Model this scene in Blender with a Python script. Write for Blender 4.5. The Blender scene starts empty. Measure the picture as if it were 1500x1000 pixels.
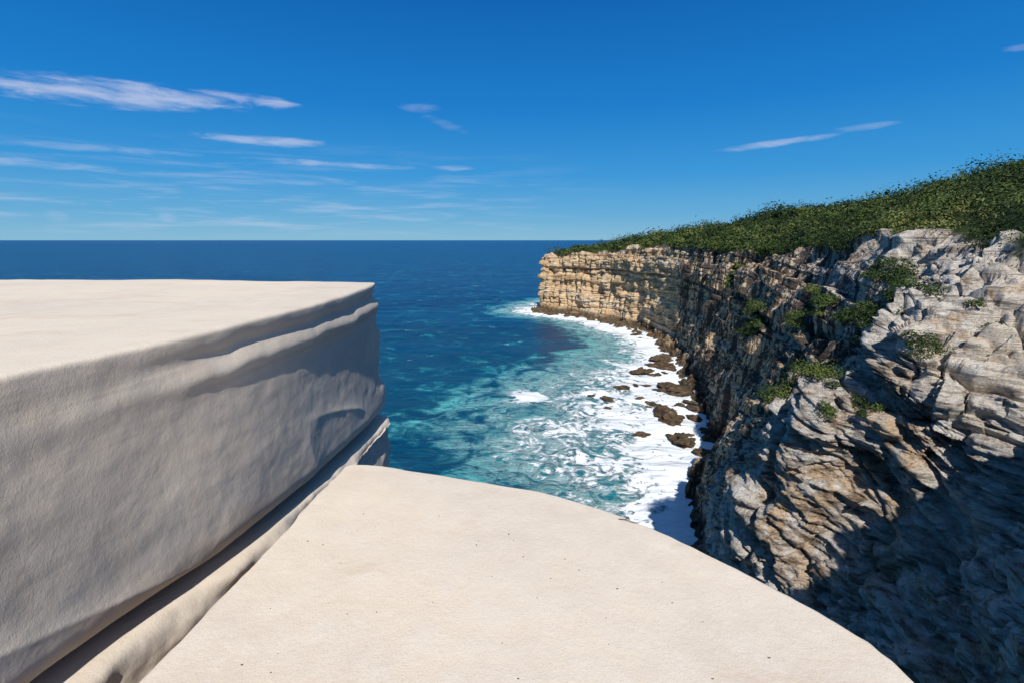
import bpy, math, numpy as np
from mathutils import Vector
rng=np.random.default_rng(7)
scene=bpy.context.scene
scene.view_settings.view_transform='Standard'
scene.view_settings.look='None'
scene.view_settings.exposure=0
EYE=30.0   # eye height above sea

# ---------------------------------------------------------------- noise
def _h(ix,iy,iz,seed):
    h=(ix.astype(np.int64)*374761393+iy.astype(np.int64)*668265263+iz.astype(np.int64)*2147483647+seed*1274126177)&0xffffffff
    h=((h^(h>>13))*1274126177)&0xffffffff
    h=((h^(h>>16))*2246822519)&0xffffffff
    h=h^(h>>15)
    return (h&0xffffff)/float(0xffffff)
def vnoise(x,y,z,seed=0):
    ix=np.floor(x);iy=np.floor(y);iz=np.floor(z)
    fx=x-ix;fy=y-iy;fz=z-iz
    fx=fx*fx*fx*(fx*(fx*6-15)+10);fy=fy*fy*fy*(fy*(fy*6-15)+10);fz=fz*fz*fz*(fz*(fz*6-15)+10)
    r=0
    for a in (0,1):
        wx=fx if a else 1-fx
        for b in (0,1):
            wy=fy if b else 1-fy
            for c in (0,1):
                wz=fz if c else 1-fz
                r=r+wx*wy*wz*_h(ix+a,iy+b,iz+c,seed)
    return r*2-1
def fbm(x,y,z,oct=4,seed=0,gain=.5):
    s=0;a=1;t=0
    for o in range(oct):
        s=s+a*vnoise(x*2**o+o*17.3,y*2**o+o*9.1,z*2**o+o*3.7,seed+o);t+=a;a*=gain
    return s/t
def sstep(a,b,x):
    t=np.clip((x-a)/(b-a),0,1);return t*t*(3-2*t)
def grid_mesh(name,P,mat,attrs=None,closed_u=False,smooth=True,flip=False):
    nu,nv=P.shape[:2]
    V=P.reshape(-1,3)
    iu=np.arange(nu if closed_u else nu-1);iv=np.arange(nv-1)
    A,B=np.meshgrid(iu,iv,indexing='ij');A2=(A+1)%nu
    q=np.stack([A*nv+B,A2*nv+B,A2*nv+B+1,A*nv+B+1],-1).reshape(-1,4)
    if flip:q=q[:,::-1]
    return raw_mesh(name,V,q,mat,attrs,smooth)
def raw_mesh(name,V,q,mat,attrs=None,smooth=True):
    k=q.shape[1]
    me=bpy.data.meshes.new(name)
    me.vertices.add(len(V));me.vertices.foreach_set('co',np.ascontiguousarray(V,dtype=np.float32).ravel())
    me.loops.add(q.size);me.loops.foreach_set('vertex_index',np.ascontiguousarray(q,dtype=np.int32).ravel())
    me.polygons.add(len(q));me.polygons.foreach_set('loop_start',np.arange(0,q.size,k,dtype=np.int32))
    me.update(calc_edges=True)
    if smooth: me.polygons.foreach_set('use_smooth',np.ones(len(q),dtype=bool))
    for n,a in (attrs or {}).items():
        at=me.attributes.new(n,'FLOAT','POINT');at.data.foreach_set('value',np.ascontiguousarray(a,dtype=np.float32).ravel())
    me.validate()
    ob=bpy.data.objects.new(name,me);scene.collection.objects.link(ob)
    if mat: me.materials.append(mat)
    return ob

# ---------------------------------------------------------------- node helper
class NT:
    def __init__(s,tree): s.t=tree;s.n=tree.nodes;s.l=tree.links
    def node(s,typ,**kw):
        nd=s.n.new(typ)
        for k,v in kw.items(): setattr(nd,k,v)
        return nd
    def put(s,sock,v):
        if isinstance(v,bpy.types.NodeSocket): s.l.new(v,sock)
        else: sock.default_value=v
    def m(s,op,a,b=None,c=None,clamp=False):
        nd=s.node('ShaderNodeMath',operation=op,use_clamp=clamp)
        s.put(nd.inputs[0],a)
        if b is not None:s.put(nd.inputs[1],b)
        if c is not None:s.put(nd.inputs[2],c)
        return nd.outputs[0]
    def noise(s,vec,scale,detail=4,rough=.55,dist=0.):
        nd=s.node('ShaderNodeTexNoise');s.put(nd.inputs['Vector'],vec)
        nd.inputs['Scale'].default_value=scale;nd.inputs['Detail'].default_value=detail
        nd.inputs['Roughness'].default_value=rough;nd.inputs['Distortion'].default_value=dist
        return nd.outputs['Fac']
    def vor(s,vec,scale,feature='F1'):
        nd=s.node('ShaderNodeTexVoronoi',feature=feature);s.put(nd.inputs['Vector'],vec)
        nd.inputs['Scale'].default_value=scale
        return nd.outputs['Distance']
    def scale(s,vec,v,rot=(0,0,0)):
        nd=s.node('ShaderNodeMapping');s.put(nd.inputs['Vector'],vec);nd.inputs['Scale'].default_value=v
        nd.inputs['Rotation'].default_value=rot
        return nd.outputs[0]
    def ss(s,v,a,b,lo=0.,hi=1.):
        nd=s.node('ShaderNodeMapRange',interpolation_type='SMOOTHSTEP')
        s.put(nd.inputs['Value'],v);s.put(nd.inputs['From Min'],a);s.put(nd.inputs['From Max'],b)
        nd.inputs['To Min'].default_value=lo;nd.inputs['To Max'].default_value=hi
        return nd.outputs['Result']
    def mix(s,f,a,b,mode='MIX'):
        nd=s.node('ShaderNodeMix',data_type='RGBA',blend_type=mode)
        s.put(nd.inputs[0],f)
        for k,v in ((6,a),(7,b)):
            if isinstance(v,tuple) and len(v)==3:v=v+(1,)
            s.put(nd.inputs[k],v)
        return nd.outputs[2]
    def ramp(s,f,stops):
        nd=s.node('ShaderNodeValToRGB');s.put(nd.inputs[0],f);e=nd.color_ramp.elements
        while len(e)<len(stops):e.new(.5)
        for x,(p,c) in zip(e,stops):x.position=p;x.color=c+(1,)
        return nd.outputs[0]
    def attr(s,n): return s.node('ShaderNodeAttribute',attribute_name=n).outputs['Fac']
    def bump(s,h,strength,dist,normal=None):
        nd=s.node('ShaderNodeBump');s.put(nd.inputs['Height'],h);nd.inputs['Strength'].default_value=strength
        nd.inputs['Distance'].default_value=dist
        if normal is not None:s.put(nd.inputs['Normal'],normal)
        return nd.outputs[0]
def new_mat(name):
    m=bpy.data.materials.new(name);m.use_nodes=True;m.node_tree.nodes.clear()
    T=NT(m.node_tree);out=T.node('ShaderNodeOutputMaterial');b=T.node('ShaderNodeBsdfPrincipled')
    T.l.new(b.outputs[0],out.inputs[0]);g=T.node('ShaderNodeNewGeometry').outputs['Position']
    return m,T,b,g

# ---------------------------------------------------------------- materials
def mat_sandstone_smooth():
    m,T,b,g=new_mat('pale_sandstone')
    big=T.noise(g,.9,4,.6);mid=T.noise(g,6,4,.6);fine=T.noise(g,160,2,.7);med=T.noise(g,38,3,.65)
    c=T.mix(T.ss(big,.35,.68),(.76,.645,.505),(.69,.59,.475))
    c=T.mix(T.ss(mid,.35,.7,0,.55),c,(.78,.69,.575))
    c=T.mix(T.ss(fine,.42,.72,0,.28),c,(.5,.42,.34))
    sc=T.noise(T.scale(g,(.8,2.2,1),(0,0,.6)),1.6,5,.7)
    c=T.mix(T.ss(sc,.53,.70,0,.5),c,(.62,.47,.34))
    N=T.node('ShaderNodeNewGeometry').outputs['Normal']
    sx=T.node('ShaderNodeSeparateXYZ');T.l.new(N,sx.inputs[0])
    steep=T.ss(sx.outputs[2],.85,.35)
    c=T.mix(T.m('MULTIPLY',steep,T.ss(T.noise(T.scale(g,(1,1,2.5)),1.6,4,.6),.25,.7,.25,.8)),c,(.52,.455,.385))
    seam=T.noise(T.scale(g,(.25,.25,9.)),1.,4,.6,.3)
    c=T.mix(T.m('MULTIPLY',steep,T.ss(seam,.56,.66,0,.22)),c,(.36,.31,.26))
    pit=T.ss(T.vor(g,55),.0,.16)
    c=T.mix(T.m('MULTIPLY',T.m('SUBTRACT',1.,pit),.35),c,(.25,.2,.16))
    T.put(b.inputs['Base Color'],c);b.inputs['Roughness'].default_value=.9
    b.inputs['Specular IOR Level'].default_value=.2
    h=T.m('ADD',T.m('MULTIPLY',med,.6),T.m('MULTIPLY',fine,.5))
    h=T.m('ADD',h,T.m('MULTIPLY',pit,.3))
    n=T.bump(h,.4,.008);n=T.bump(mid,.3,.015,n)
    T.put(b.inputs['Normal'],n);return m
def mat_cliff():
    m,T,b,g=new_mat('cliff_sandstone')
    sp=T.node('ShaderNodeSeparateXYZ');T.l.new(g,sp.inputs[0]);z=sp.outputs[2]
    white=T.attr('white');dark=T.attr('dark');veg=T.attr('veg');bleach=T.attr('bleach')
    warp=T.noise(g,.12,3,.6)
    lay=T.noise(T.scale(g,(.035,.035,.75),(.05,.03,0)),1.,5,.66,.2)
    lay2=T.noise(T.scale(g,(.12,.12,2.6),(.06,-.05,0)),1.,5,.7,.35)
    base=T.ramp(lay,[(.28,(.26,.16,.085)),(.40,(.50,.31,.15)),(.46,(.68,.54,.36)),(.53,(.60,.36,.165)),(.60,(.70,.60,.46)),(.74,(.36,.26,.17))])
    base=T.mix(T.ss(lay2,.52,.60,0,.7),base,(.20,.15,.11))
    base=T.mix(T.ss(T.noise(g,.35,5,.65),.52,.70,0,.55),base,(.68,.58,.45))
    xb=T.noise(T.scale(g,(1.,1.,4.2),(.50,.32,.2)),.75,6,.72,.35)
    wc=T.ramp(xb,[(.30,(.09,.075,.065)),(.42,(.25,.205,.17)),(.48,(.50,.455,.40)),(.57,(.68,.64,.585)),(.70,(.36,.30,.245))])
    tanp=T.ss(T.noise(g,.20,5,.7),.48,.60)
    wc=T.mix(T.m('MULTIPLY',tanp,.8),wc,T.mix(T.ss(xb,.42,.54),(.17,.11,.07),(.56,.38,.22)))
    wc=T.mix(T.ss(T.noise(g,.4,5,.7,.4),.54,.65,0,.8),wc,(.72,.70,.66))
    bl=T.m('MULTIPLY',bleach,T.ss(T.noise(g,.7,5,.65),.36,.56,0.,.85))
    wc=T.mix(bl,wc,T.mix(T.ss(warp,.4,.6),(.70,.64,.56),(.66,.57,.46)))
    wc=T.mix(T.m('MULTIPLY',bleach,T.ss(lay2,.54,.60,0,.75)),wc,(.16,.135,.115))
    base=T.mix(white,base,wc)
    base=T.mix(T.ss(T.noise(g,.75,6,.75,.5),.57,.68,0,.5),base,(.34,.19,.085))
    st=T.noise(T.scale(g,(.55,.55,.035)),1.,5,.68,.25)
    st2=T.noise(T.scale(g,(1.9,1.9,.10)),1.,4,.7,.3)
    thr=T.m('MULTIPLY_ADD',dark,-.085,.585)
    stm=T.m('MAXIMUM',T.ss(T.m('SUBTRACT',st,thr),.0,.03),T.ss(T.m('SUBTRACT',st2,thr),.01,.045,0,.92))
    stm=T.m('MULTIPLY',stm,T.m('MULTIPLY_ADD',dark,1.1,.05),clamp=True)
    base=T.mix(T.m('MULTIPLY',stm,.93),base,T.mix(xb,(.025,.024,.026),(.075,.062,.055)))
    foot=T.ss(T.m('ADD',z,T.m('MULTIPLY',warp,3.)),4.6,2.6)
    base=T.mix(T.m('MULTIPLY',foot,.9),base,T.mix(T.ss(T.noise(g,.9,5,.7),.42,.66),(.022,.018,.015),(.13,.08,.04)))
    vg=T.mix(T.noise(g,.5,4,.7),(.02,.032,.010),(.06,.085,.022))
    base=T.mix(veg,base,vg)
    T.put(b.inputs['Base Color'],base);b.inputs['Roughness'].default_value=.93;b.inputs['Specular IOR Level'].default_value=.15
    h=T.m('ADD',T.noise(g,1.6,7,.70),T.m('MULTIPLY',xb,T.m('MULTIPLY_ADD',T.m('SUBTRACT',white,T.m('MULTIPLY',bleach,.6)),1.0,.2)))
    n=T.bump(h,.9,.42);n=T.bump(lay2,.8,.4,n)
    T.put(b.inputs['Normal'],n);return m
def mat_leaf():
    m,T,b,g=new_mat('heath_leaves')
    tint=T.attr('tint')
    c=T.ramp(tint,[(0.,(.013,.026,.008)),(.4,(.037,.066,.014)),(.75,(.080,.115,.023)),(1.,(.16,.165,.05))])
    T.put(b.inputs['Base Color'],c);b.inputs['Roughness'].default_value=.6;b.inputs['Specular IOR Level'].default_value=.2
    return m
def mat_sea():
    m,T,b,g=new_mat('ocean_water')
    foam=T.attr('foam');teal=T.attr('teal')
    flat=T.scale(g,(1,1,0))
    f1=T.noise(flat,.11,6,.62,1.2);f2=T.noise(flat,.30,6,.68,2.2);f3=T.noise(flat,1.3,4,.7,.6)
    rid=T.m('SUBTRACT',1.,T.m('ABSOLUTE',T.m('MULTIPLY_ADD',f2,7.,-3.5)),clamp=True)
    rid1=T.m('SUBTRACT',1.,T.m('ABSOLUTE',T.m('MULTIPLY_ADD',f1,6.,-3.)),clamp=True)
    tealm=T.ss(T.m('ADD',teal,T.m('MULTIPLY_ADD',f1,2.2,-1.1)),-.15,.6)
    big=T.noise(T.scale(flat,(.35,1,1)),.035,5,.6)
    deep=T.mix(T.ss(big,.35,.68),(.0004,.037,.115),(.001,.064,.165))
    sp=T.node('ShaderNodeSeparateXYZ');T.l.new(g,sp.inputs[0])
    deep=T.mix(T.ss(sp.outputs[1],45.,260.,.65,0.),deep,(.0005,.066,.118))
    deep=T.mix(T.ss(sp.outputs[1],250.,3000.,0,.6),deep,(.0005,.036,.15))
    c=T.mix(T.m('MULTIPLY',tealm,.96),deep,T.mix(T.ss(f2,.36,.60),(.001,.20,.255),(.055,.57,.55)))
    fm=T.m('ADD',T.m('MULTIPLY_ADD',foam,1.6,-.42),T.m('MULTIPLY_ADD',f1,2.8,-1.4))
    fm=T.m('ADD',fm,T.m('MULTIPLY_ADD',f2,3.4,-1.7))
    fm=T.m('ADD',fm,T.m('MULTIPLY_ADD',f3,1.4,-.7))
    solid=T.ss(fm,-.15,.5)
    fil=T.m('MULTIPLY',T.m('MULTIPLY',T.m('POWER',rid,1.6),T.m('MULTIPLY_ADD',rid1,.8,.2)),T.ss(T.m('ADD',teal,T.m('MULTIPLY_ADD',f1,1.4,-.7)),.0,.55))
    caps=T.noise(T.scale(flat,(.6,1.5,1)),.16,5,.72,.5)
    capm=T.ss(caps,.67,.75,0,.6)
    allf=T.m('MAXIMUM',T.m('MAXIMUM',solid,T.m('MULTIPLY',fil,.7)),capm)
    c=T.mix(allf,c,(.86,.89,.90))
    T.put(b.inputs['Base Color'],c)
    T.put(b.inputs['Roughness'],T.ss(allf,0.,.6,.28,.8))
    b.inputs['Specular IOR Level'].default_value=.14
    w1=T.noise(T.scale(flat,(.6,1.6,1),(0,0,.35)),.35,5,.66,.3)
    w2=T.noise(T.scale(flat,(.7,1.5,1),(0,0,-.3)),.06,4,.6,.2)
    calm=T.m('MULTIPLY_ADD',allf,-.75,1.)
    n=T.bump(w2,.8,3.5);n=T.bump(T.m('MULTIPLY',w1,calm),1.,1.3,n);n=T.bump(f3,.4,.22,n)
    T.put(b.inputs['Normal'],n);return m
M_PALE=mat_sandstone_smooth();M_CLIFF=mat_cliff();M_LEAF=mat_leaf();M_SEA=mat_sea()

# ---------------------------------------------------------------- coast terrain (stations x profile), z relative to eye
S=[
 [(60,262,-33),(62,260,-30.3),(64,256,-28),(65,255,-20),(65,254,-13),(66,253,-9),(67,252,-5),(72,248,-4),(85,246,-2.5),(140,250,0),(600,260,2)],
 [(18,228,-33),(20,227,-30.3),(22,226,-28),(22,225,-20),(21,225,-13),(23,224,-9),(26,222,-5.5),(34,222,-4.),(46,222,-2.4),(100,230,1),(600,235,2)],
 [(6,206,-33),(8,206,-30.3),(12.5,209,-28),(12,210,-20),(11.5,211,-15),(14,213,-9),(17,214,-6),(25,213,-4.6),(40,212,-2.4),(90,210,2.5),(600,210,2)],
 [(27,182,-33),(29,183,-30.3),(33,188,-28),(33,189,-20),(33.5,190,-13),(34,190,-8),(35,191,-4.5),(41,191,-2.4),(52,190,.2),(100,188,5),(600,188,5)],
 [(39,151,-33),(41,152,-30.3),(46,158,-28),(46.5,159,-20),(46.5,159.5,-13),(47,160,-7),(48,160,-1.9),(53,160,.6),(65,160,3.4),(120,158,8),(600,155,8)],
 [(40,124,-33),(42,125,-30.5),(46,127,-28.4),(47,127,-20),(47.5,127,-13),(48,127,-7),(50,127,-2.4),(55,127,1.),(66,126,4.5),(115,125,11),(600,120,11)],
 [(32,95,-33),(35.5,95.5,-30.5),(39,97,-28.6),(41,98,-20),(44,99,-13),(48,100,-7),(51.5,100,-2.7),(56,100,.2),(66,98,5),(110,98,13.5),(600,95,12)],
 [(28.5,76,-33),(32,76,-30.5),(34,77,-28.4),(36,77,-20),(38,76,-13),(42,75,-7),(45,75,-1.7),(50,74,1.5),(60,72,6),(100,70,13.5),(600,60,12)],
 [(21,56,-33),(22.5,57,-30.3),(26,58,-28),(28,56,-20),(30,53,-12),(34,52,-6),(37,50,-.8),(43,49,3.),(55,47,7.9),(100,45,12.5),(600,30,12)],
 [(18,45,-33),(18.6,46,-30),(20,46,-28),(19.5,42,-21),(20.5,35.,-12.6),(26,35.5,-9.8),(30.,37,-4.0),(34,38,-1.2),(45,37,4.2),(100,35,12),(600,10,12)],
 [(16,40,-33),(16.6,41,-30),(17,37,-28),(15.6,32,-20),(16.4,28,-11.2),(18.6,23.5,-7.6),(19.6,23.5,-5.2),(25,27,-2.6),(32,28,.6),(90,28,9),(600,0,9)],
 [(13,34,-33),(13.8,34,-30),(15,32,-28),(16.2,27,-21.5),(17.7,23.2,-16.2),(20,20,-11.0),(21.5,19.5,-6.8),(26,20,-3.6),(32,20,-.5),(80,15,7),(600,-30,7)],
 [(9,20,-33),(10,20,-30),(12,19,-28),(14,15,-20),(15.5,12,-14),(17.5,9,-6),(19,7.5,-.4),(22,6,.8),(32,4,1),(80,-25,5),(600,-200,5)],
 [(5,9,-33),(6,8,-30),(8,7,-28),(9,4,-20),(10,1,-13),(11,-1,-6),(12,-3,-.9),(14,-7,-.7),(20,-18,.3),(50,-70,3),(200,-500,3)],
 [(-8,3,-33),(-8,2,-30),(-8,1,-28),(-8,0,-20),(-8,-1,-13),(-8,-2,-6),(-8,-3.5,-2.4),(-8,-7,-1.8),(-8,-18,-1),(-8,-70,1),(-8,-500,1)],
 [(-80,-15,-33),(-80,-16,-30),(-80,-17,-28),(-80,-18,-20),(-80,-19,-13),(-80,-20,-6),(-80,-22,-2.4),(-80,-26,-1.8),(-80,-40,-1),(-80,-90,1),(-80,-500,1)],
 [(-500,-60,-33),(-500,-61,-30),(-500,-62,-28),(-500,-63,-20),(-500,-64,-13),(-500,-65,-6),(-500,-67,-2.4),(-500,-70,-1.8),(-500,-90,-1),(-500,-150,1),(-500,-700,1)],
]
S=np.array(S,float)
ucount=[60,60,130,120,110,110,90,120,180,220,170,120,40,30,20,10]
vcount=[6,26,60,76,90,90,70,50,50,15]
def catmull(A,counts,axis):
    A=np.moveaxis(A,axis,0);n=len(A);out=[];par=[]
    for k in range(n-1):
        p0=A[max(k-1,0)];p1=A[k];p2=A[k+1];p3=A[min(k+2,n-1)]
        d=np.sqrt(((p2-p1)**2).sum(-1,keepdims=True))+1e-6
        da=np.sqrt(((p1-p0)**2).sum(-1,keepdims=True))+1e-6;db=np.sqrt(((p3-p2)**2).sum(-1,keepdims=True))+1e-6
        m1=((p1-p0)/da+(p2-p1)/d)*.5*d if k>0 else (p2-p1)
        m2=((p3-p2)/db+(p2-p1)/d)*.5*d if k<n-2 else (p2-p1)
        m1=m1*.85;m2=m2*.85
        c=counts[k];ts=np.arange(c+(1 if k==n-2 else 0))/c
        for t in ts:
            out.append((2*t**3-3*t**2+1)*p1+(t**3-2*t**2+t)*m1+(-2*t**3+3*t**2)*p2+(t**3-t**2)*m2);par.append(k+t)
    return np.moveaxis(np.array(out),0,axis),np.array(par)
P,U=catmull(S,ucount,0);P,Vp=catmull(P,vcount,1)
Ug,Vg=np.meshgrid(U,Vp,indexing='ij')
def normals(P):
    du=np.gradient(P,axis=0);dv=np.gradient(P,axis=1)
    n=np.cross(dv,du);n/=np.linalg.norm(n,axis=-1,keepdims=True)+1e-9
    return n
N0=normals(P);SGN=1.
if N0[300,150,0]>0: N0=-N0;SGN=-1.
X,Y,Z=P[...,0],P[...,1],P[...,2]
arc=np.concatenate([[0],np.cumsum(np.linalg.norm(np.diff(P[:,200],axis=0),axis=-1))])[:,None]+0*X
near=sstep(8.4,9.3,Ug)*(1-sstep(12.2,13,Ug))       # bleached bluff beside the viewpoint
gul=sstep(4.2,5.0,Ug)*(1-sstep(9.3,10.2,Ug))
upper=sstep(4.9,5.5,Vg)
edge=fbm(X/7,Y/7,Z*0,4,5)
vegline=np.interp(Ug,[0,2,4,6,7,8,9,10,11,12,16],[6.05,6.05,6.05,6.0,6.05,6.3,7.1,7.6,8.2,7.2,7.0])+edge*.35
veg=sstep(-.06,.10,Vg-vegline)
rock=sstep(.7,1.5,Vg)*(1-veg)
butt=fbm(X/9,Y/9,Z/40,3,11)
rid=1-np.abs(fbm(X/6,Y/6,Z/45,3,21))*2.6
D=(butt*2.6-np.clip(rid,0,1)**3*2.2)*(1-near*.6)
tilted=near*(1-upper)
# cross-bedding: planar sets whose dip changes abruptly from bed to bed
bed=Z+.10*X-.06*Y+fbm(X/12,Y/12,Z/12,2,31)*1.0
kb=np.floor(bed/2.6);rb_=_h(kb,kb*0,kb*0,77)
tilt=(.25+.45*rb_)*X*np.where(rb_>.35,1,-.6)-(.30+.2*rb_)*Y
zz=Z+fbm(X/14,Y/14,Z/14,3,31)*1.1+near*fbm(X/4,Y/4,Z/4,3,32)*.25+tilted*tilt
def steps(q,h,seed,amp,p=.16):
    k=np.floor(q/h);f=q/h-k
    a=_h(k,k*0,k*0,seed);b=_h(k+1,k*0,k*0,seed)
    return (a+(b-a)*sstep(1-p,1,f))*amp-amp*.5
D+=steps(zz,2.6,1,1.7)*(1-near*.75)+near*steps(bed,2.6,6,.9)+steps(zz+.4*vnoise(X/3,Y/3,Z/3,3),.95,2,.8)*(1-near*.4)+near*steps(zz+.15*vnoise(X/1,Y/1,Z/1,3),.36,4,.24,.3)
w=arc+fbm(X/5,Y/5,Z/5,2,41)*1.4
face=gul*(1-near)*.55
for hh,ww,am,sd in ((2.6,4.2,1.3,51),(1.3,2.1,.75,52),(.55,.9,.36,53)):
    bz=zz*(1-near)+near*(bed)
    k=np.floor(bz/hh);j=np.floor((w+_h(k,k*0,k*0,sd)*ww*3)/ww)
    D+=(_h(k,j,k*0,sd+7)-.5)*am*(1-near*(.5-.35*upper))*(1-face)
D+=fbm(X/2.2,Y/2.2,Z/2.2,4,61)*(.75-near*.3)*(1-face)
D+=near*(np.abs(fbm(X/3.5,Y/3.5,Z/2.,4,71))*-.7+.15)
fr=1-np.abs(fbm(X/3.+Z/6,Y/3.-Z/5,Z/14,3,73))*6
D-=near*np.clip(fr,0,1)**2*.6
jt=1-np.abs(fbm(X/2.4,Y/2.4,Z/1.2,2,75))*5
D-=near*upper*np.clip(jt,0,1)**2*.7
D+=near*fbm(X/.7,Y/.7,Z/.7,3,74)*.17*(1-.6*upper)
lower=sstep(2.6,1.2,Vg)
D*=1-lower*.55
D*=1-.35*sstep(6.2,7,Vg)
Pn=P+N0*(D*rock)[...,None]
lump=np.abs(fbm(X/3.2,Y/3.2,0*Z,3,81))*1.9+fbm(X/14,Y/14,0*Z,2,82)*1.6
Pn[...,2]+=veg*lump*sstep(0,.8,Vg-vegline)
# low flat-topped ledges on the bleached rim
Pn[...,2]+=rock*near*sstep(6.,6.6,Vg)*steps(Z+fbm(X/4,Y/4,0*Z,3,85)*1.1,.7,86,.7,.25)
Pn[...,2]+=rock*sstep(5.5,7,Vg)*fbm(X/2.5,Y/2.5,0*Z,4,83)*.3
Pn[...,2]+=sstep(2.3,1.5,Vg)*sstep(.4,1.,Vg)*(fbm(X/2.,Y/2.,0*Z,4,84)*2.8-.35)
P3=Pn.copy();P3[...,2]+=EYE
white=np.clip(near*.97+ (1-near)*sstep(6.3,8.0,Ug)*sstep(3.6,5.6,Vg)*.9+sstep(5.,6.,Vg)*.18,0,1)
bleach=np.clip(sstep(7.2,8.4,Ug)*(1-sstep(12,13,Ug))*sstep(5.3,6.0,Vg)+near*.75*np.exp(-((Vg-5.1)/.5)**2)*sstep(.0,.3,fbm(X/4,Y/4,Z/4,2,78)+.15),0,1)
dark=np.clip(gul*1.0*(1-.5*sstep(5.9,6.5,Vg))+.15,0,1)
dark=dark*(1-near*.25)*(1-.6*bleach)
terrain=grid_mesh('sea_cliff_terrain',P3,M_CLIFF,{'white':white,'dark':dark,'veg':veg,'bleach':bleach})

# ---------------------------------------------------------------- heath bushes (leaf clumps)
def leaves(name,C,R,NL,size,tintb,seed):
    r=np.random.default_rng(seed)
    idx=np.repeat(np.arange(len(C)),NL)
    n=len(idx)
    d=r.normal(size=(n,3));d[:,2]=np.abs(d[:,2])*1.0-.15;d/=np.linalg.norm(d,axis=1,keepdims=True)
    lob=1+.4*vnoise(d[:,0]*2.2+idx*3.1,d[:,1]*2.2+idx*1.7,d[:,2]*2.2,9)
    rad=r.uniform(.62,1.04,n)*lob
    pos=C[idx]+d*R[idx]*rad[:,None]
    nn=d*1.0+r.normal(size=(n,3))*.42;nn[:,2]+=.35;nn/=np.linalg.norm(nn,axis=1,keepdims=True)
    t=np.cross(nn,r.normal(size=(n,3)));t/=np.linalg.norm(t,axis=1,keepdims=True);bt=np.cross(nn,t)
    s=(size[idx]*r.uniform(.6,1.4,n))[:,None]
    V=np.stack([pos-t*s,pos-bt*s*.5,pos+t*s,pos+bt*s*.5],1).reshape(-1,3)
    q=np.arange(n*4).reshape(-1,4)
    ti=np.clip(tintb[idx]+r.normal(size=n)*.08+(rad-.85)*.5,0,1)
    return raw_mesh(name,V,q,M_LEAF,{'tint':np.repeat(ti,4)},smooth=False)
cand=np.argwhere((veg>.6)&(Vg<9.35)&(Ug<12.5))
cp=P3[cand[:,0],cand[:,1]];dist=np.hypot(cp[:,0],cp[:,1])
A=np.linalg.norm(np.cross(np.gradient(P3,axis=0),np.gradient(P3,axis=1)),axis=-1)[cand[:,0],cand[:,1]]
wgt=A/np.maximum(dist,25)**1.1
front=np.clip(1.6-(Vg[cand[:,0],cand[:,1]]-6)*.4,.25,2);wgt=wgt*front
NB=6500
sel=rng.choice(len(cand),size=NB,replace=False,p=wgt/wgt.sum())
C=cp[sel]+np.c_[rng.uniform(-.4,.4,(NB,2)),np.full(NB,-.05)]
ds=dist[sel]
R=(.5+rng.exponential(.62,NB).clip(0,2.3))*(.8+ds/220);R3=np.c_[R*rng.uniform(.8,1.25,NB),R*rng.uniform(.8,1.25,NB),R*rng.uniform(.55,.95,NB)]
NL=np.clip(9000/np.maximum(ds,25)*np.clip((R/np.mean(R))**1.4,.5,3.),50,700).astype(int)
sz=np.clip(ds*.0020,.055,.34)*rng.uniform(.8,1.2,NB)
tb=np.clip(.54+.8*fbm(C[:,0]/9,C[:,1]/9,C[:,2]*0,3,91)+rng.normal(size=NB)*.2-(R>1.7)*.24,0,1)
leaves('coastal_heath_vegetation',C,R3,NL,sz,tb,3)
Nd=normals(P3)*SGN
def ledge(name,u,v,nz,count,rmin,rmax,tb0,seed,clus=1.2):
    r=np.random.default_rng(seed)
    # grow in drifts: keep the ledges that face up and where a patch noise is high
    pn=fbm(P3[...,0]/clus,P3[...,1]/clus,P3[...,2]/clus,2,seed+200)
    ok=np.argwhere((Ug>u[0])&(Ug<u[1])&(Vg>v[0])&(Vg<v[1])&(Nd[...,2]>nz)&(pn>-.12))
    if len(ok)<5: return
    s=ok[r.choice(len(ok),count)];c=P3[s[:,0],s[:,1]]
    rr=r.uniform(rmin,rmax,count);c=c+Nd[s[:,0],s[:,1]]*(rr*.2)[:,None]
    dd=np.hypot(c[:,0],c[:,1])
    leaves(name,c,np.c_[rr,rr*1.1,rr*.8],np.full(count,330),np.maximum(.05,dd*.0017),np.clip(tb0+r.normal(size=count)*.2,0,1),seed)
ledge('ledge_shrub',(8.95,9.8),(3.95,4.75),.30,75,.4,1.05,.68,1,3.)
ledge('ledge_shrub.001',(8.35,9.15),(5.15,6.15),.25,70,.45,1.25,.38,2,3.)
ledge('ledge_shrub.002',(6.7,7.3),(3.7,4.4),.2,26,.8,1.5,.6,3,5.)
ledge('ledge_shrub.003',(7.8,8.3),(4.4,5.1),.25,26,.5,1.1,.6,4,4.)
ledge('ledge_shrub.004',(9.7,10.5),(6.0,6.8),.4,16,.3,.7,.42,5,2.)
ledge('ledge_shrub.005',(5.8,6.3),(4.4,5.1),.2,16,.7,1.3,.6,6,5.)
ledge('ledge_shrub.006',(9.6,10.2),(4.5,5.0),.4,12,.25,.6,.5,7,2.)

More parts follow.
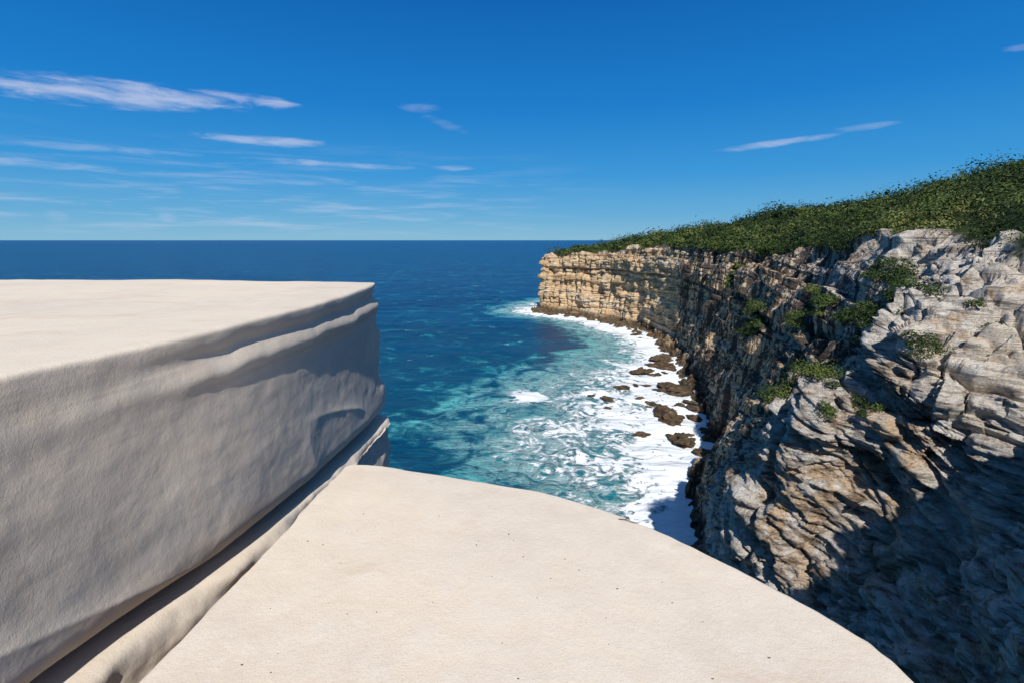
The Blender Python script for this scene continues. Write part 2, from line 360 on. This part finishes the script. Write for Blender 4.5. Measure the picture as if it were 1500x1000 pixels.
# ---------------------------------------------------------------- layered pale rock at the viewpoint
def resample(poly,rounds=2):
    p=np.array(poly,float)
    for _ in range(rounds):
        a=p;b=np.roll(p,-1,0);p=np.stack([a*.8+b*.2,a*.2+b*.8],1).reshape(-1,2)
    out=[]
    n=len(p)
    for i in range(n):
        a=p[i];b=p[(i+1)%n];L=np.linalg.norm(b-a);m=(a+b)/2
        dd=math.hypot(m[0],m[1]-2.5)
        st=np.clip(dd/170,.014,.2);k=max(1,int(math.ceil(L/st)))
        for t in range(k): out.append(a+(b-a)*t/k)
    p=np.array(out)
    t=np.roll(p,-1,0)-np.roll(p,1,0);t/=np.linalg.norm(t,axis=1,keepdims=True)
    nrm=np.c_[t[:,1],-t[:,0]]
    for _ in range(6): nrm=(np.roll(nrm,1,0)+nrm+np.roll(nrm,-1,0))/3
    nrm/=np.linalg.norm(nrm,axis=1,keepdims=True)
    return p,nrm
def cake(name,poly,ztop,zbot,off,topf,rows,mat,r=.05,center=None,rounds=2,attrs=None,tops=34):
    p,nr=resample(poly,rounds)
    area=((p[:,0]*np.roll(p[:,1],-1)-np.roll(p[:,0],-1)*p[:,1]).sum())
    if area<0: p=p[::-1];nr=-nr[::-1]*1.0
    tt=np.roll(p,-1,0)-np.roll(p,1,0);chk=np.c_[tt[:,1],-tt[:,0]]
    if (chk*nr).sum()<0: nr=-nr
    c=np.array(center)
    cols=[]
    s=np.sort(np.concatenate([[0],np.linspace(0,1,tops)**2.5]))[1:]
    zt=ztop
    for q in s[::-1]:
        pp=p-nr*r
        xy=c+(pp-c)*(1-q)
        cols.append(np.c_[xy,zt+topf(xy[:,0],xy[:,1])])
    zb=zbot(p[:,1]) if callable(zbot) else np.full(len(p),zbot)
    for a in np.linspace(0,math.pi/2,7)[1:]:
        xy=p-nr*r*(1-math.sin(a));z=zt-r*(1-math.cos(a))
        o=off(xy[:,0],xy[:,1],np.full(len(p),z),zt-z,nr)*math.sin(a)
        cols.append(np.c_[xy+nr*o[:,None],np.full(len(p),z)+topf(xy[:,0],xy[:,1])])
    for k in range(1,rows+1):
        f=k/rows
        z=(zt-r)*(1-f)+zb*f
        up=z-zb
        rb=.16;under=np.where(up<rb,rb-np.sqrt(np.clip(rb*rb-(rb-up)**2,0,None)),0)
        o=off(p[:,0],p[:,1],z,zt-z,nr)-under*.9
        cols.append(np.c_[p+nr*o[:,None],z+topf(p[:,0],p[:,1])*max(0,1-f*4)])
    last=cols[-1]
    for q in (.05,.2,1.):
        xy=c+(last[:,:2]-c)*(1-q);cols.append(np.c_[xy,last[:,2]])
    G=np.stack(cols,1)
    at={k:np.full(G.shape[:2],v) for k,v in (attrs or {}).items()}
    G[...,2]+=EYE
    return grid_mesh(name,G,mat,at,closed_u=True)

block_poly=[(-2.05,-5),(-2.0,.6),(-1.96,1.5),(-1.86,2.1),(-1.73,2.7),(-1.64,3.5),(-1.60,4.3),(-1.585,5.2),(-1.60,5.92),(-2.0,6.02),(-3.2,6.1),(-5,6.3),(-7,6.25),(-10,6.0),(-12,3),(-12,-5)]
def block_off(x,y,z,t,nr):
    al=y*1.0+x*.6
    lip=vnoise(al*1.6,al*0,al*0,3)*.03+vnoise(al*4.5,al*0,al*0,4)*.012
    far=sstep(1.9,3.0,y)
    d=-.028*np.exp(-((t-.14-lip)/.05)**2)*(.05+.95*far)
    d+=.020*np.exp(-((t-.26-lip*1.2)/.05)**2)*(.2+.8*far)
    d+=-.022*np.exp(-((t-.40-lip)/.08)**2)*far*(.5+.5*vnoise(al*.9,t*2,al*0,6))
    q=t-.28*y
    d+=.018*vnoise(al*.55,q*1.8,al*0,12)
    rd=1-np.abs(vnoise(al*.6+2,q*2.4,al*0,13))
    d+=.016*rd**5*sstep(.3,.7,t)*sstep(.1,.5,vnoise(al*.7,t*1.5,al*0,19)+.3)
    d+=.009*fbm(x*2.2,y*2.2,z*3.5,3,14)+.003*fbm(x*9,y*9,z*11,3,15)
    co=np.exp(-((y-5.95)**2+(x+1.6)**2)/.10)
    d+=co*(.05*vnoise(z*0,z*5.,z*0,16)+.05*np.exp(-((t-.62)/.12)**2)-.03)
    d+=.02*sstep(.5,1.4,t)
    return d
def block_top(x,y):
    return .016*fbm(x*.9,y*.9,x*0,3,17)+.004*fbm(x*4,y*4,x*0,3,18)
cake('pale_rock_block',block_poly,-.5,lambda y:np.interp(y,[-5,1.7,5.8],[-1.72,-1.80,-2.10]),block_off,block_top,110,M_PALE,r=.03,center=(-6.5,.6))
def low_off(x,y,z,t,nr):
    return .05*fbm(x*1.1,y*1.1,z*2.6,3,23)+.03*vnoise(y*3,z*7,x*3,24)+.02*fbm(x*6,y*6,z*8,3,25)-.04*np.exp(-((t-.42)/.05)**2)
lp=[(x+(.05 if x>-2.2 else 0),y) for x,y in block_poly]
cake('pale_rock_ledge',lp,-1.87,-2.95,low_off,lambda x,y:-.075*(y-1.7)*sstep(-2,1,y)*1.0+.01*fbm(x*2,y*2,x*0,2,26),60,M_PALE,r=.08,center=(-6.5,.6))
slab_poly=[(-1.30,-4.6),(-1.33,.3),(-1.30,1.4),(-1.23,2.1),(-1.16,2.85),(-1.15,3.09),(-.95,3.09),(-.685,3.0),(-.218,2.85),(.209,2.72),(.578,2.48),(.875,2.225),(1.095,1.96),(1.275,1.74),(1.39,1.54),(1.41,1.36),(1.38,.8),(1.5,-.6),(1.7,-2),(1.6,-4.6)]
def slab_off(x,y,z,t,nr):
    return .014*vnoise(x*6,y*6,z*6,33)+.006*vnoise(x*19,y*19,z*12,37)+.05*fbm(x*1.3,y*1.3,z*2.5,3,34)*sstep(.02,.3,t)+.04*sstep(.1,.5,t)*-1
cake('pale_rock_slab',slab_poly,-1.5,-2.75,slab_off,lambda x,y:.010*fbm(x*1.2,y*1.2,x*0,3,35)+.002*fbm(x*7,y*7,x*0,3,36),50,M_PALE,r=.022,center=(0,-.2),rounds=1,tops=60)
ped=[(-12.5,-6),(2.0,-6),(2.0,-2),(1.6,.5),(1.35,1.5),(.5,2.4),(-1.0,2.9),(-1.45,3.4),(-1.5,5.8),(-4,6.2),(-10,6.0),(-12.5,3)]
def ped_off(x,y,z,t,nr):
    return steps(z+.3*vnoise(x/2,y/2,z/2,3),1.1,5,.5)+fbm(x/2.5,y/2.5,z/4,4,44)*.6-.35+.03*t
cake('cliff_pedestal',ped,-2.75,-32.5,ped_off,lambda x,y:0*x,200,M_CLIFF,r=.2,center=(-5,-1),attrs={'white':.7,'dark':.3,'veg':0.,'bleach':0.})

# ---------------------------------------------------------------- sea boulders
def boulders(name,items,seed):
    Vs=[];Fs=[];off=0
    import bmesh
    bm=bmesh.new();bmesh.ops.create_icosphere(bm,subdivisions=5,radius=1)
    V0=np.array([v.co[:] for v in bm.verts]);F=np.array([[v.index for v in f.verts] for f in bm.faces]);bm.free()
    for i,(x,y,sx,sy,sz) in enumerate(items):
        V=V0.copy()
        k=i*7.3+seed
        d=1+.85*fbm(V[:,0]*1.4+k,V[:,1]*1.4,V[:,2]*1.4,5,seed,.62)+.4*steps(V[:,2]+.3*V[:,0]*math.sin(k)+.3*V[:,1],.35,seed+i,1.)
        V=V*d[:,None]*np.array([sx,sy,sz]);a=k;ca,sa=math.cos(a),math.sin(a)
        V=np.c_[V[:,0]*ca-V[:,1]*sa,V[:,0]*sa+V[:,1]*ca,V[:,2]]+np.array([x,y,0])
        Vs.append(V);Fs.append(F+off);off+=len(V)
    V=np.concatenate(Vs);F=np.concatenate(Fs)
    return raw_mesh(name,V,F,M_CLIFF,{'white':np.zeros(len(V)),'dark':np.full(len(V),.5),'veg':np.zeros(len(V)),'bleach':np.zeros(len(V))})
items=[(18.4,88.8,1.8,.9,.4),(22.7,96.5,1.6,1.0,.45),(30,109,3.0,1.8,.8),(27,79,3.6,2.2,1.4),(33,95,3.4,2.4,1.2),(15.6,91,.9,.5,.3),(26,86,1.2,.7,.4),(36,114,3,2.2,1.),(38,120,3.0,2.2,1.),(26,69,2.2,1.6,.9),(17.5,84,.7,.4,.3)]
for k in range(26):
    j=rng.integers(3,8);t=rng.random();b0=S[j,1];b1=S[j+1,1];q=b0+(b1-b0)*t
    s=rng.uniform(.3,1.2)**1.3;items.append((q[0]-rng.exponential(1.2)+1.2,q[1]+rng.uniform(-2,2),s*1.4,s*.9,s*.45))
for k in range(12):
    y=rng.uniform(66,112);x=np.interp(y,[56,76,95,124],[22.5,32,35.5,42])-rng.uniform(3,11);s=rng.uniform(.25,.7);items.append((x,y,s*1.6,s*.9,s*.5))
boulders('shore_boulders',items,5)

# ---------------------------------------------------------------- sea
def axis(lo,hi,st,far,g=1.16):
    c=list(np.arange(lo,hi+1e-6,st));s=st
    x=hi
    while x<far: s*=g;x+=s;c.append(x)
    s=st;x=lo
    L=[]
    while x>-far: s*=g;x-=s;L.append(x)
    return np.array(L[::-1]+c)
ax=axis(-35,60,.55,90000);ay=axis(35,270,.6,90000)
GX,GY=np.meshgrid(ax,ay,indexing='ij')
pl=S[:14,1,:2];best=np.full(GX.shape,1e9)
for i in range(len(pl)-1):
    a=pl[i];b=pl[i+1];ab=b-a;t=np.clip(((GX-a[0])*ab[0]+(GY-a[1])*ab[1])/(ab@ab),0,1)
    best=np.minimum(best,np.hypot(GX-a[0]-ab[0]*t,GY-a[1]-ab[1]*t))
WY=np.interp(GY,[20,44,52,60,75,95,112,126,140,185,206,230,280],[5,10,15,24,35,35,25,18,14,11,11,16,20])
TY=np.interp(GY,[20,44,52,60,75,95,118,140,185,206,230,300],[10,16,23,33,46,49,38,24,16,20,25,28])
foam=1-best/WY;teal=1-best/TY
isl=np.exp(-(((GX-3.6)/4.6)**2+((GY-91)/4.8)**2));foam=np.maximum(foam,isl*1.35-.25);teal=np.maximum(teal,isl*1.2-.2)
foam=np.clip(foam,-1,1);teal=np.clip(teal,-1,1)
amp=sstep(1500,200,np.hypot(GX,GY))
GZ=amp*(.28*fbm(GX/9+GY/30,GY/6,0*GX,3,95)+.35*np.clip(foam,0,1)*fbm(GX/3,GY/3,0*GX,3,96))
grid_mesh('sea',np.stack([GX,GY,GZ],-1),M_SEA,{'foam':foam,'teal':teal})

# ---------------------------------------------------------------- twig and grit on the slab
m,T,b,g=new_mat('dry_twig');T.put(b.inputs['Base Color'],T.mix(T.noise(g,80,3),(.05,.035,.025),(.14,.10,.07)));b.inputs['Roughness'].default_value=.9
cu=bpy.data.curves.new('dry_twig','CURVE');cu.dimensions='3D';cu.bevel_depth=.0022;cu.bevel_resolution=2
for pts in ([(.585,2.40,0),(.62,2.385,.006),(.655,2.36,.004),(.69,2.35,.008)],[(.62,2.385,.006),(.64,2.40,.012)]):
    sp=cu.splines.new('POLY');sp.points.add(len(pts)-1)
    for i,q in enumerate(pts): sp.points[i].co=(q[0],q[1],EYE-1.494+q[2],1);sp.points[i].radius=1-.6*i/len(pts)
tw=bpy.data.objects.new('dry_twig',cu);scene.collection.objects.link(tw);cu.materials.append(m)
gv=[];gf=[]
import bmesh
bm=bmesh.new();bmesh.ops.create_icosphere(bm,subdivisions=1,radius=1);bv=np.array([v.co[:] for v in bm.verts]);bf=np.array([[v.index for v in f.verts] for f in bm.faces]);bm.free()
for k in range(46):
    x=rng.uniform(-1.1,1.1);y=rng.uniform(1.35,2.5)
    if x>.3+ (2.4-y)*.8: continue
    s=rng.uniform(.0012,.0035)
    gf.append(bf+len(gv)*len(bv));gv.append(bv*np.array([s*rng.uniform(1,2),s,s*.6])+np.array([x,y,EYE-1.497]))
raw_mesh('rock_grit',np.concatenate(gv),np.concatenate(gf),m)

# ---------------------------------------------------------------- light
sd=Vector((.03,-1.0,.98)).normalized()
el=math.asin(sd.z);rot=math.atan2(sd.x,sd.y)
L=bpy.data.lights.new('sun','SUN');L.energy=5.0;L.angle=math.radians(.5);L.color=(1,.965,.90)
lo=bpy.data.objects.new('sun',L);scene.collection.objects.link(lo);lo.rotation_euler=sd.to_track_quat('Z','Y').to_euler();lo.location=(0,-20,80)
w=bpy.data.worlds.new('World');scene.world=w;w.use_nodes=True;w.node_tree.nodes.clear()
T=NT(w.node_tree);out=T.node('ShaderNodeOutputWorld');bg=T.node('ShaderNodeBackground');T.l.new(bg.outputs[0],out.inputs[0])
sky=T.node('ShaderNodeTexSky',sky_type='NISHITA');sky.sun_disc=False;sky.sun_elevation=el;sky.sun_rotation=rot
sky.air_density=1.0;sky.dust_density=.3;sky.ozone_density=3.0;sky.altitude=30
co=T.node('ShaderNodeTexCoord').outputs['Generated'];sx=T.node('ShaderNodeSeparateXYZ');T.l.new(co,sx.inputs[0])
az=T.m('ARCTAN2',sx.outputs[0],sx.outputs[1]);ele=T.m('ARCSINE',sx.outputs[2])
grad=T.ramp(T.m('MULTIPLY',ele,1/1.5,clamp=True),[(0.,(.23,.49,.67)),(.03,(.115,.40,.68)),(.08,(.032,.30,.68)),(.16,(.004,.20,.60)),(.28,(.0,.120,.44)),(.55,(.035,.11,.28)),(1.,(.055,.11,.24))])
gs=T.node('ShaderNodeVectorMath',operation='SCALE');T.l.new(grad,gs.inputs[0]);gs.inputs['Scale'].default_value=10
skyc=T.mix(.95,sky.outputs[0],gs.outputs[0])
cb=T.node('ShaderNodeCombineXYZ');T.put(cb.inputs[0],T.m('MULTIPLY',az,14.));T.put(cb.inputs[1],T.m('MULTIPLY',ele,75.))
n1=T.noise(cb.outputs[0],1.,7,.62,.4)
cb2=T.node('ShaderNodeCombineXYZ');T.put(cb2.inputs[0],T.m('MULTIPLY',az,5.));T.put(cb2.inputs[1],T.m('MULTIPLY',ele,60.))
n2=T.noise(cb2.outputs[0],1.,6,.6,.3)
tot=None
for a0,e0,wa,we,tl,st in [(-.64,.2150,.22,.022,.067,.62),(-.429,.229,.045,.012,0,.6),(-.4456,.1686,.12,.010,0,.5),(-.335,.1363,.17,.007,-.01,.4),(-.767,.1071,.12,.008,0,.4),(-.70,.135,.16,.007,.02,.25),
    (.468,.1615,.10,.007,.06,.42),(-.1751,.2406,.05,.010,0,.16),(-.13,.215,.05,.010,-.3,.12),(-.605,.0376,.022,.012,0,.3),(-.74,.034,.02,.009,0,.25),(.60,.175,.05,.006,0,.25),(.77,.25,.03,.006,0,.3),(-.12,.137,.05,.006,0,.3)]:
    da=T.m('SUBTRACT',az,a0);u=T.m('MULTIPLY',da,1/wa);v=T.m('MULTIPLY',T.m('SUBTRACT',T.m('SUBTRACT',ele,e0),T.m('MULTIPLY',da,tl)),1/we)
    gg=T.m('SUBTRACT',1.,T.m('ADD',T.m('MULTIPLY',u,u),T.m('MULTIPLY',v,v)))
    k=T.m('MULTIPLY',T.ss(T.m('ADD',gg,T.m('MULTIPLY_ADD',n1,3.0,-1.5)),.0,1.5),T.m('MULTIPLY',T.ss(gg,-.6,.3),st))
    tot=k if tot is None else T.m('MAXIMUM',tot,k)
haze=T.m('MULTIPLY',T.m('MULTIPLY',T.ss(n2,.45,.7),T.m('MULTIPLY',T.ss(ele,.0,.03),T.ss(ele,.19,.06))),T.ss(az,.3,-.3,0,.32))
tot=T.m('MAXIMUM',tot,haze)
cl=T.mix(tot,skyc,(6.6,7.0,8.6))
T.put(bg.inputs[0],cl);bg.inputs[1].default_value=.1

# ---------------------------------------------------------------- camera
cam=bpy.data.cameras.new('camera');cam.lens=17;cam.sensor_width=36;cam.clip_start=.05;cam.clip_end=200000
c=bpy.data.objects.new('camera',cam);scene.collection.objects.link(c);c.location=(0,0,EYE)
c.rotation_euler=(math.radians(90-11.8),0,0);scene.camera=c
